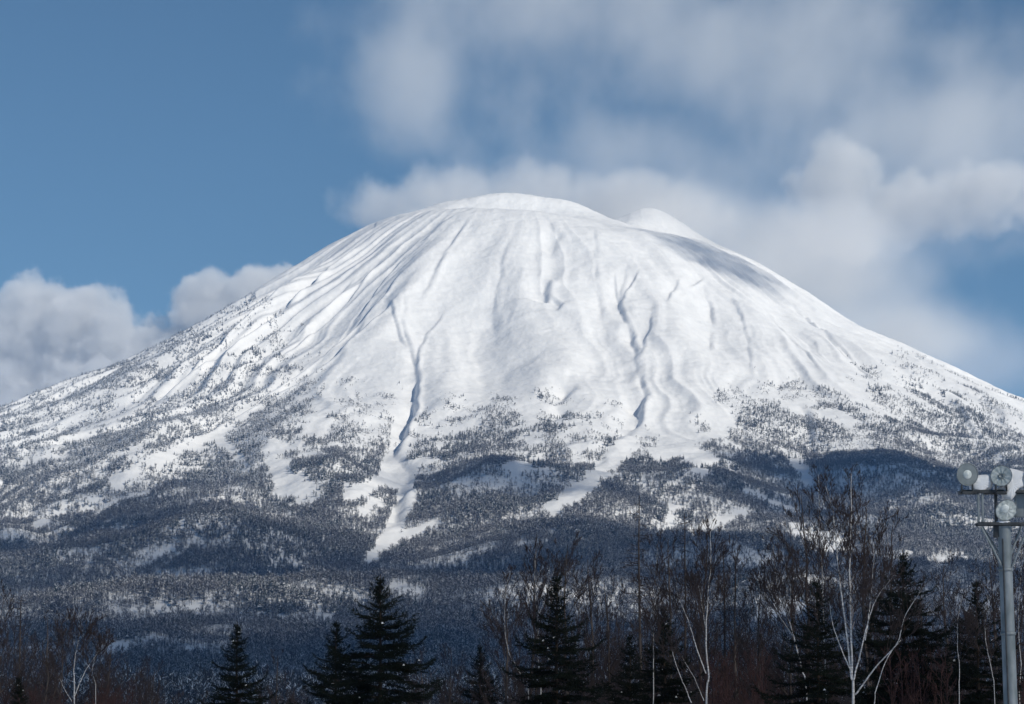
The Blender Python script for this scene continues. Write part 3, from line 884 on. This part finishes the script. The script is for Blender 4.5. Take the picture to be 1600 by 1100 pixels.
# --- birches with their stems led along the photographed lines
def led_birch(label, Y, stems, seed, lvl=3, dens=1.0, r0=.06, twigm=None, name='birch_tree', trunk_m=None, L0=1.0):
    """stems: list of (photo polyline bottom->top, base radius, tip radius, number of limbs, depth drift)"""
    rg = np.random.default_rng(seed)
    p0 = at(stems[0][0][0][0], stems[0][0][0][1], Y)
    root = empty(name, (p0.x, p0.y, GZ - .05)); O = np.array([p0.x, p0.y, GZ - .05])
    bb, tw = [], []
    for si, (uv, ra, rb, nl, dy) in enumerate(stems):
        m_ = len(uv)
        pts = [np.array(at(u, v, Y + dy * k_ / (m_ - 1))) - O for k_, (u, v) in enumerate(uv)]
        if si == 0:
            pts = [np.array([pts[0][0] * 1.0, 0, 0.0])] + pts
        st = smooth_path(pts, 7 * len(pts))
        st = st + np.cumsum(rg.normal(size=st.shape) * .006, axis=0) * np.array([1, 1, .3])
        t = np.linspace(0, 1, len(st)); rad = (ra + (rb - ra) * t ** .8) * .56
        tube_obj('trunk' if si == 0 else 'stem', path_segs(st, rad), trunk_m or M_birch, root, 7)
        bare_crown(rg, st, rad * 1.3, int(nl * 1.5), L0 * (1.15 if si == 0 else .95), lvl, bb, tw, .45 if si == 0 else .35, .45, .55)
    crown_obj(bb, tw, M_birch_branch, twigm or M_twig, root)
    tag(root, label, 'birch', 'white barked birches')
    return root
led_birch('many-stemmed white birch with wide forking limbs, right of centre', 74,
    [([(1333,1100),(1330,1050),(1328,970),(1327,890),(1331,810),(1331,740)], .075, .016, 26, 0),
     ([(1331,1062),(1322,985),(1311,900),(1304,840),(1298,795),(1287,760)], .05, .012, 22, .6),
     ([(1333,1068),(1348,1010),(1362,965),(1375,935),(1402,900)], .042, .010, 14, -.8),
     ([(1336,1085),(1368,1042),(1402,1005),(1418,960),(1448,912)], .04, .009, 12, -1.2),
     ([(1408,1000),(1388,1026),(1372,1070),(1366,1099)], .016, .02, 1, -.2),
     ([(1330,1050),(1312,1010),(1300,968),(1296,940)], .03, .010, 8, .5),
     ([(1352,1000),(1360,950),(1364,900),(1366,850)], .03, .010, 12, .6)], 21, 3, 1.0)
led_birch('tall straight white birch with two long side stems, right of the slim spruce', 79,
    [([(1105,1100),(1106,1060),(1103,990),(1106,930),(1109,880),(1108,828)], .058, .012, 26, 0),
     ([(1103,1052),(1088,1008),(1076,965),(1063,930),(1058,885)], .028, .008, 14, .5),
     ([(1103,985),(1098,950),(1091,915)], .016, .007, 6, .3),
     ([(1080,1098),(1066,1062),(1055,1030),(1052,1015)], .022, .010, 3, -.3),
     ([(1100,1095),(1085,1060),(1066,1025)], .018, .008, 3, .3)], 22)
led_birch('leaning white birch stems rising behind the left side of the layered spruce right of centre', 84,
    [([(1262,1100),(1252,1040),(1238,985),(1226,945),(1213,905),(1207,850)], .042, .012, 26, 0),
     ([(1240,995),(1220,965),(1196,935),(1184,905)], .024, .008, 12, .6),
     ([(1232,962),(1236,920),(1228,880)], .02, .008, 10, -.5)], 23)
led_birch('small white forked birch in the bottom left, right of the corner thicket', 82,
    [([(116,1100),(115,1060),(118,1030),(124,1000),(126,975)], .040, .010, 18, 0),
     ([(116,1088),(130,1055),(146,1030),(155,1015)], .022, .008, 10, .4),
     ([(112,1096),(98,1070),(92,1060)], .014, .007, 4, -.3)], 24)
led_birch('thin grey birch stem right of the small forked birch at bottom left', 84,
    [([(149,1100),(148,1070),(143,1045),(150,1020)], .020, .008, 10, 0)], 25)
led_birch('white birch trunk beyond the floodlight pole at the right edge', 90,
    [([(1593,1100),(1594,1040),(1590,980),(1592,920),(1594,860)], .040, .012, 22, 0)], 26)
led_birch('slim curved birch at the left end of the middle thicket', 83,
    [([(828,1100),(818,1065),(806,1040),(793,1012),(789,975),(791,930),(795,905)], .028, .010, 16, 0)], 27)
led_birch('grey birch trunk standing behind the layered spruce right of centre, left side', 88,
    [([(846,1100),(843,1040),(841,970),(836,910),(838,862)], .045, .012, 30, 0),
     ([(842,960),(852,925),(856,880)], .024, .009, 12, .6)], 28)
led_birch('grey birch trunk between the slim spruce and the tallest larch', 86,
    [([(1021,1100),(1022,1050),(1022,985),(1024,920),(1027,850)], .036, .010, 26, 0)], 29)
led_birch('slim white birch stem at the left side of the spruce beside the floodlight pole', 84,
    [([(1499,1100),(1499,1050),(1496,1010),(1494,975),(1500,930)], .026, .010, 12, 0)], 30)
led_birch('slim white birch stem between the floodlight pole and the spruce beside it', 85,
    [([(1556,1100),(1552,1050),(1541,990),(1546,930)], .024, .010, 12, 0)], 31)
led_birch('upright grey birch top reaching highest, behind the many-stemmed white birch', 92,
    [([(1290,1100),(1286,1000),(1284,900),(1280,820),(1278,740)], .05, .012, 30, 0)], 32)

PB = [make_bare(51, 8.5), make_bare(52, 8.5, lean=.4), make_bare(53, 8.5, lean=-.5), make_bare(54, 8.5)]
PLR = [make_bare(61, 9.0, 'larch'), make_bare(62, 9.0, 'larch')]
GL = 'bare larches with straight dark trunks'; GB = 'bare purple brown trees along the bottom of the picture'
for kd, u, v, Y, rz, lab in [
    (0, 32, 928, 88, 0, 'straight dark larch in the left corner thicket'),
    (1, 997, 772, 90, 1, 'tallest bare larch with a pole-straight dark trunk, right of centre'),
    (0, 1068, 800, 98, 2, 'straight bare larch behind the left side stems of the tall white birch'),
    (1, 1130, 838, 98, 3, 'straight bare larch just right of the tall straight white birch'),
]:
    place(PLR[kd], 9.0, u, v, Y, rz, lab, 'larch', GL)
for kd, u, v, Y, rz, lab in [
    (0, 6, 922, 86, 0, 'bare purple brown tree cut by the left edge'),
    (1, 62, 962, 92, 1, 'bare purple brown tree right of the corner larch'),
    (2, 92, 985, 95, 2, 'bare tree behind the small forked birch at bottom left'),
    (3, 172, 1008, 94, 3, 'low bare tree right of the thin grey birch at bottom left'),
    (0, 232, 1040, 99, 4, 'lowest bare treetop, halfway between forked birch and lone spruce'),
    (1, 432, 1022, 90, 5, 'bare treetop just right of the lone pointed spruce'),
    (2, 668, 1018, 94, .5, 'bare tree touching the right side of the broadest spruce'),
    (3, 705, 1012, 92, 1.5, 'bare tree with upright twigs left of the smallest spruce'),
    (0, 790, 950, 93, 2.5, 'bare tree behind the slim curved birch'),
    (2, 884, 846, 87, 4.5, 'tall bare tree behind the right side of the layered spruce near the centre'),
    (1, 816, 880, 95, .2, 'bare tree left of the grey birch trunk near the centre'),
    (3, 920, 872, 93, 5.5, 'wide bare tree between the layered spruce and the tallest larch'),
    (0, 958, 905, 96, .7, 'bare tree directly left of the tallest larch'),
    (1, 1046, 838, 92, 1.7, 'bare tree rising above the slim dark spruce'),
    (2, 1086, 832, 97, 2.7, 'bare tree behind the tall straight white birch'),
    (3, 1148, 862, 94, 3.7, 'dense purple bare tree right of the tall white birch'),
    (0, 1180, 905, 97, 4.7, 'bare tree left of the leaning white birch stems'),
    (1, 1222, 870, 95, 5.7, 'bare tree behind the leaning white birch stems'),
    (2, 1262, 772, 96, .9, 'tall bare tree left of the highest grey birch top'),
    (3, 1352, 778, 95, 1.9, 'tall bare tree behind the right side of the many-stemmed birch'),
    (0, 1384, 812, 97, 2.9, 'bare tree left of the spruce that stands behind the birch limbs'),
    (1, 1452, 902, 93, 3.9, 'bare tree between the two spruces nearest the floodlight pole'),
    (2, 1482, 872, 98, 4.9, 'taller bare tree left of the spruce beside the floodlight pole'),
    (3, 1548, 868, 97, 5.9, 'bare tree behind the lower part of the floodlight pole'),
    (0, 1590, 852, 99, .4, 'bare tree behind the birch trunk at the right edge'),
]:
    place(PB[kd], 8.5, u, v, Y, rz, lab, 'bare tree', GB)

# --- the brushwood behind and between them: nobody could count its stems
def brushwood(name, label, spots, seed, m, Y0, Y1):
    rg = np.random.default_rng(seed); protos_ = []
    for k_ in range(5):
        bb, tw = [], []
        st = np.stack([np.cumsum(rg.normal(size=12) * .03), np.cumsum(rg.normal(size=12) * .03), np.linspace(0, 1, 12) * 6], 1)
        rad = np.linspace(.03, .008, 12)
        bb += path_segs(st, rad)
        bare_crown(rg, st, rad, 20, 1.0, 2, bb, tw, .35, .5, .6)
        V, Q = tubes(bb + tw, 3); protos_.append((V, Q))
    VV, QQ, off = [], [], 0
    for (u0, u1, v0, v1, n_) in spots:
        for k_ in range(n_):
            V, Q = protos_[rg.integers(0, 5)]
            u = rg.uniform(u0, u1); v = rg.uniform(v0, v1); Y = rg.uniform(Y0, Y1)
            p = at(u, v, Y); sc_ = (p.z - GZ) / 6; a = rg.uniform(0, 6.28)
            x_ = V[:, 0] * math.cos(a) - V[:, 1] * math.sin(a); y_ = V[:, 0] * math.sin(a) + V[:, 1] * math.cos(a)
            VV.append(np.stack([x_ + p.x, y_ + p.y, V[:, 2] * sc_ + GZ - .05], 1)); QQ.append(Q + off); off += len(V)
    o = link(name, fast_mesh(name, np.concatenate(VV), np.concatenate(QQ), False, [m]))
    tag(o, label, 'brushwood', None, 'stuff')
brushwood('brushwood', 'dark purple brown brushwood filling the gaps between the near trees',
    [(-10, 90, 960, 1080, 26), (60, 250, 1030, 1095, 46), (640, 780, 1045, 1095, 22), (780, 960, 975, 1085, 38), (930, 1200, 950, 1085, 74),
     (1160, 1300, 980, 1085, 55), (1290, 1480, 970, 1085, 62), (1460, 1620, 950, 1085, 54), (240, 480, 1065, 1098, 24)], 71, M_twig, 95, 130)
brushwood('red_brushwood', 'reddish low brushwood at the bottom of the thickets',
    [(150, 195, 1062, 1092, 14), (0, 60, 1060, 1092, 10), (85, 110, 1080, 1095, 4), (1110, 1200, 1010, 1085, 22), (1390, 1480, 1000, 1080, 20), (1560, 1610, 1040, 1085, 6)], 72, M_twig_red, 84, 92)

# ------------------------------------------------------------------ floodlight pole
M_galv = noisy('weathered_galvanised_steel', (.16, .19, .20), (.28, .31, .33), 6.0, .55, .0, 'Object', 5, .4, (1, 1, .35))
M_galv.node_tree.nodes['Principled BSDF'].inputs['Metallic'].default_value = .35
M_darksteel = noisy('dark_steel', (.035, .04, .045), (.07, .075, .08), 8.0, .6, 0, 'Object', 3)
M_lensg = noisy('grey_lamp_glass', (.16, .19, .20), (.22, .25, .26), 6.0, .25, 0, 'Object', 3, .5)
M_lensc = noisy('ribbed_lamp_glass', (.36, .41, .40), (.66, .70, .68), 12.0, .15, 0, 'Object', 4, .6)
M_lenspale = noisy('pale_lamp_core', (.55, .60, .59), (.74, .78, .76), 10.0, .3, 0, 'Object', 3, .5)
def lathe(prof, seg=40, wave=None):
    V, Q = [], []
    for i, (z_, r_) in enumerate(prof):
        for k_ in range(seg):
            a = 2 * math.pi * k_ / seg
            rr = r_
            V.append((rr * math.cos(a), rr * math.sin(a), z_ + (wave(i, k_) if wave else 0)))
    for i in range(len(prof) - 1):
        for k_ in range(seg):
            k2 = (k_ + 1) % seg
            Q.append((i * seg + k_, i * seg + k2, (i + 1) * seg + k2, (i + 1) * seg + k_))
    return np.array(V), np.array(Q)
def boxes(bx_):
    V, Q = [], []
    for (x0, x1, y0, y1, z0, z1) in bx_:
        i = len(V)
        V += [(x_, y_, z_) for x_ in (x0, x1) for y_ in (y0, y1) for z_ in (z0, z1)]
        Q += [(i, i + 1, i + 3, i + 2), (i + 4, i + 6, i + 7, i + 5), (i, i + 4, i + 5, i + 1), (i + 2, i + 3, i + 7, i + 6), (i, i + 2, i + 6, i + 4), (i + 1, i + 5, i + 7, i + 3)]
    return np.array(V, float), np.array(Q)
def bevel(o, w_=.008, seg=2):
    b = o.modifiers.new('bevel', 'BEVEL'); b.width = w_; b.segments = seg; b.limit_method = 'ANGLE'
LY = 58.0; PX = LY / F                                  # metres per photo pixel at the pole
pc = at(1569, 1000, LY)
pole = empty('floodlight_pole', (at(1584, 1100, LY).x, LY, GZ))
tag(pole, 'grey steel floodlight pole with snow laden lamps at the right edge', 'floodlight pole')
PO = np.array([pole.location.x, LY, GZ])
def L3(u, v, dy=0.0):
    p = at(u, v, LY + dy); return np.array([p.x, p.y, p.z]) - PO
top = L3(1569, 822); seam = L3(1576, 955); bot = np.array([0.02, 0, 0])
def pole_piece(a, b, ra, rb, nm):
    S = [(*(a + (b - a) * i / 10), ra + (rb - ra) * i / 10, *(a + (b - a) * (i + 1) / 10), ra + (rb - ra) * (i + 1) / 10) for i in range(10)]
    return tube_obj(nm, S, M_galv, pole, 28)
pole_piece(bot, top, .150, .130, 'pole')
def ringat(c, r_, h_, nm):
    V, Q = lathe([(-h_, r_ - .004), (-h_, r_ + .014), (h_, r_ + .014), (h_, r_ - .004)], 28)
    o = link(nm, fast_mesh(nm, V + c, Q, False, [M_galv]), pole)
for vv in (890, 990):
    ringat(bot + (top - bot) * ((L3(1575, vv)[2]) / top[2]), .136 + (.004 if vv > 900 else 0), .03, 'band')
a = bot + (top - bot) * .02; b = bot + (top - bot) * .97
tube_obj('cable_conduit', [(a[0] - .075, -.150, a[2], .016, b[0] - .065, -.132, b[2], .016)], M_darksteel, pole, 8)
# lamp gantry: upper shelf, lower shelf, uprights, braces
zU = L3(1560, 769)[2]; zL = L3(1560, 819)[2]
xa, xb = L3(1499, 769)[0], L3(1648, 769)[0]
xl, xr = L3(1526, 819)[0], L3(1620, 819)[0]
V, Q = boxes([(xa, xb, -.20, -.14, zU - .035, zU + .035), (xa, xb, .14, .20, zU - .035, zU + .035), (xa - .003, xa + .05, -.14, .14, zU - .03, zU + .03), (xb - .05, xb + .003, -.14, .14, zU - .03, zU + .03), (xl, xl + .05, -.14, .14, zU - .03, zU + .03)])
o = link('upper_crossarm', fast_mesh('upper_crossarm', V, Q, False, [M_darksteel]), pole); bevel(o)
V, Q = boxes([(xl, xr, -.19, -.13, zL - .03, zL + .03), (xl, xr, .13, .19, zL - .03, zL + .03), (top[0] - .14, top[0] + .14, -.13, .13, zL - .025, zL + .025)])
o = link('lower_crossarm', fast_mesh('lower_crossarm', V, Q, False, [M_darksteel]), pole); bevel(o)
for uu in (1527, 1533.5, 1610, 1616.5):
    x_ = L3(uu, 795)[0]
    V, Q = boxes([(x_ - .022, x_ + .022, -.165, -.115, zL + .031, zU - .036)])
    o = link('upright', fast_mesh('upright', V, Q, False, [M_galv]), pole); bevel(o, .006)
x_ = L3(1555, 795)[0]
V, Q = boxes([(x_ - .03, x_ + .03, -.12, -.06, zL + .031, zU - .036)]); o = link('upright', fast_mesh('upright', V, Q, False, [M_darksteel]), pole); bevel(o, .006)
V, Q = boxes([(L3(1552, 790)[0], L3(1572, 790)[0], -.05, .11, zL - .26, zL - .031)]); o = link('junction_box', fast_mesh('junction_box', V, Q, False, [M_darksteel]), pole); bevel(o, .012)
for (u0, v0, u1, v1, dy) in ((1531, 824, 1566, 888, -.16), (1537, 822, 1569, 876, .16), (1604, 824, 1580, 886, -.16), (1598, 822, 1578, 872, .16)):
    a, b = L3(u0, v0), L3(u1, v1); a[1] = dy; b[1] = dy * .6
    tube_obj('brace', [(*a, .022, *b, .022)], M_galv, pole, 8)
# ballast boxes hanging below the shelf on the right
for (u0, u1, v0, v1) in ((1586, 1602, 776, 808), (1606, 1630, 774, 806)):
    a, b = L3(u0, v1), L3(u1, v0)
    V, Q = boxes([(a[0], b[0], -.05, .12, a[2], zU - .037)]); o = link('ballast_box', fast_mesh('ballast_box', V, Q, False, [M_galv]), pole); bevel(o, .015)
def floodlight(u, v, rpx, yaw, pitch, style, label):
    c = L3(u, v); c[1] = -.28
    q_ = Matrix.Rotation(yaw, 4, 'Z') @ Matrix.Rotation(R(90) + pitch, 4, 'X')
    r_ = rpx * PX
    fl = bpy.data.objects.new('floodlight', None); COL.objects.link(fl); fl.parent = pole
    fl.matrix_local = Matrix.Translation(Vector(c)) @ q_
    # local +z looks out of the lamp
    fl['label'] = label
    hp = [(-1.15, .16), (-1.12, .30), (-.95, .36), (-.8, .42), (-.6, .62), (-.3, .85), (-.06, .97)]
    V, Q = lathe([(z_ * r_ * .85, rr * r_) for z_, rr in hp]); n0 = len(V)
    hs = link('housing', fast_mesh('housing', V, Q, True, [M_galv]), fl)
    V, Q = lathe([(-.06 * r_, .95 * r_), (-.05 * r_, 1.03 * r_), (.06 * r_, 1.04 * r_), (.07 * r_, .985 * r_), (.02 * r_, .975 * r_)])
    link('rim', fast_mesh('rim', V, Q, True, [M_galv]), fl)
    if style == 'plain':
        pr = [(.02, .98), (.035, .7), (.05, .4)]; M_ = M_lensg; core = M_lenspale
        cp = [(.05, .40), (.12, .36), (.12, .16), (.17, .12), (.17, .001)]
    elif style == 'ribbed':
        pr = [(.02 + .05 * (k_ % 2) - .012 * k_, .98 - k_ * .058) for k_ in range(13)]; M_ = M_lensc; core = M_lensg
        cp = [(-.10, .30), (.05, .27), (.05, .16), (-.02, .14), (-.02, .001)]
    else:
        pr = [(.02 + .03 * (k_ % 2) + .008 * k_, .98 - k_ * .07) for k_ in range(14)]; M_ = M_lensc; core = M_lenspale
        cp = [(.05, .42), (.16, .36), (.20, .28), (.22, .001)]
    V, Q = lathe([(z_ * r_, rr * r_) for z_, rr in pr], 44, (lambda i, k_: .022 * r_ * (1 if (k_ // 2) % 2 else -1)) if style != 'plain' else None)
    ln = link('lens', fast_mesh('lens', V, Q, False, [M_]), fl)
    V, Q = lathe([(z_ * r_, rr * r_) for z_, rr in cp], 32)
    if style == 'clear': V = V + np.array([-.28 * r_, -.18 * r_, 0]) * 0 + np.array([-.2 * r_, .16 * r_, .03 * r_])
    link('lamp_core', fast_mesh('lamp_core', V, Q, True, [core]), ln)
    return fl
floodlight(1508, 743, 17.4, R(14), R(4), 'plain', 'flat grey floodlight with a round centre boss, leftmost')
floodlight(1561, 745.5, 16.6, R(-20), R(-12), 'ribbed', 'floodlight with concentric ribbed glass in the snow')
floodlight(1568.5, 798.5, 17.2, R(12), R(24), 'clear', 'pale floodlight below the other two')
floodlight(1618, 744, 17, R(-5), R(0), 'plain', 'floodlight beyond the edge of the picture')
# brackets from shelf to lamps
for (u, v, z_) in ((1508, 760, zU + .036), (1561, 762, zU + .036), (1618, 762, zU + .036)):
    a = L3(u, v)
    V, Q = boxes([(a[0] - .10, a[0] + .10, -.33, -.141 - .062, z_ - .10, z_ - .04), (a[0] - .12, a[0] - .095, -.30, -.203, z_ - .04, z_ + .10), (a[0] + .095, a[0] + .12, -.30, -.203, z_ - .04, z_ + .10)])
    o = link('lamp_bracket', fast_mesh('lamp_bracket', V, Q, False, [M_darksteel]), pole); bevel(o, .006)
# snow heaped on the gantry
def snow_heap(label, out_uv, y0, y1, seed):
    """closed photo outline, given real thickness and a rounded, lumpy surface"""
    rg = np.random.default_rng(seed)
    P_ = np.array([L3(u, v)[[0, 2]] for u, v in out_uv]); c = P_.mean(0)
    # densify
    Q_ = []
    for i in range(len(P_)):
        a, b = P_[i], P_[(i + 1) % len(P_)]
        for t_ in np.linspace(0, 1, 4, endpoint=False): Q_.append(a + (b - a) * t_)
    Q_ = np.array(Q_); m_ = len(Q_); V = []
    layers = [(0, .55), (.06, .80), (.2, .95), (.5, 1.0), (.8, .95), (.94, .8), (1, .55)]
    for (f_, s_) in layers:
        for q_ in Q_:
            w_ = c + (q_ - c) * (s_ + rg.normal() * .01)
            V.append((w_[0], y0 + (y1 - y0) * f_ + rg.normal() * .006, w_[1]))
    Fq = []
    for l_ in range(len(layers) - 1):
        for i in range(m_):
            j = (i + 1) % m_
            Fq.append((l_ * m_ + i, l_ * m_ + j, (l_ + 1) * m_ + j, (l_ + 1) * m_ + i))
    i0 = len(V); V.append((c[0], y0 - .01, c[1])); V.append((c[0], y1 + .01, c[1]))
    for i in range(m_):
        j = (i + 1) % m_
        Fq.append((i0, j, i, i0)); Fq.append((i0 + 1, (len(layers) - 1) * m_ + i, (len(layers) - 1) * m_ + j, i0 + 1))
    bm_me = bpy.data.meshes.new('snow_heap')
    bm_me.from_pydata([tuple(np.array(v_) + PO) for v_ in V], [], [tuple(dict.fromkeys(f_)) for f_ in Fq])
    for p_ in bm_me.polygons: p_.use_smooth = True
    bm_me.materials.append(M_snow_near)
    o = link('snow_heap', bm_me)
    sb = o.modifiers.new('round', 'SUBSURF'); sb.levels = 1; sb.render_levels = 2
    tag(o, label, 'snow', 'snow lying on the lamp gantry')
snow_heap('snow heap on the gantry between the plain grey lamp and the ribbed lamp', [(1512,744),(1530,742),(1548,741),(1553,748),(1549,764),(1541,766),(1534,774),(1525,771),(1517,768),(1512,756)], -.20, .16, 1)
snow_heap('snow slab drooping over the gantry right of the ribbed lamp', [(1568,730),(1585,733),(1602,738),(1599,748),(1601,760),(1590,766),(1585,776),(1577,785),(1568,781),(1562,770),(1554,765),(1565,758)], -.22, .15, 2)
snow_heap('snow on the far right end of the gantry, cut by the picture edge', [(1598,752),(1606,746),(1625,742),(1640,745),(1642,762),(1625,765),(1600,764),(1594,758)], -.18, .16, 3)
snow_heap('thin snow strip on the lower shelf beside the pale lamp', [(1554,816),(1560,813.5),(1574,814),(1578,816.5),(1574,819),(1556,819)], -.19, -.02, 4)


# ------------------------------------------------------------------ air between here and the volcano
hz = fast_mesh('haze', np.array([(x_, y_, z_) for x_ in (-61000, 61000) for y_ in (-61000, 61000) for z_ in (-60, 1720)], dtype=float),
               np.array([(0, 1, 3, 2), (4, 6, 7, 5), (0, 4, 5, 1), (2, 3, 7, 6), (0, 2, 6, 4), (1, 5, 7, 3)]))
hm = bpy.data.materials.new('air'); hm.use_nodes = True
ht = hm.node_tree; ht.nodes.clear()
ho = nd(ht, 'ShaderNodeOutputMaterial'); hv = nd(ht, 'ShaderNodeVolumePrincipled')
hv.inputs['Color'].default_value = (.30, .56, 1.0, 1); hv.inputs['Density'].default_value = 3.2e-5
ht.links.new(hv.outputs[0], ho.inputs['Volume'])
hz.materials.append(hm)
tag(link('haze', hz), 'thin blue air in front of the volcano', None, None, 'stuff')
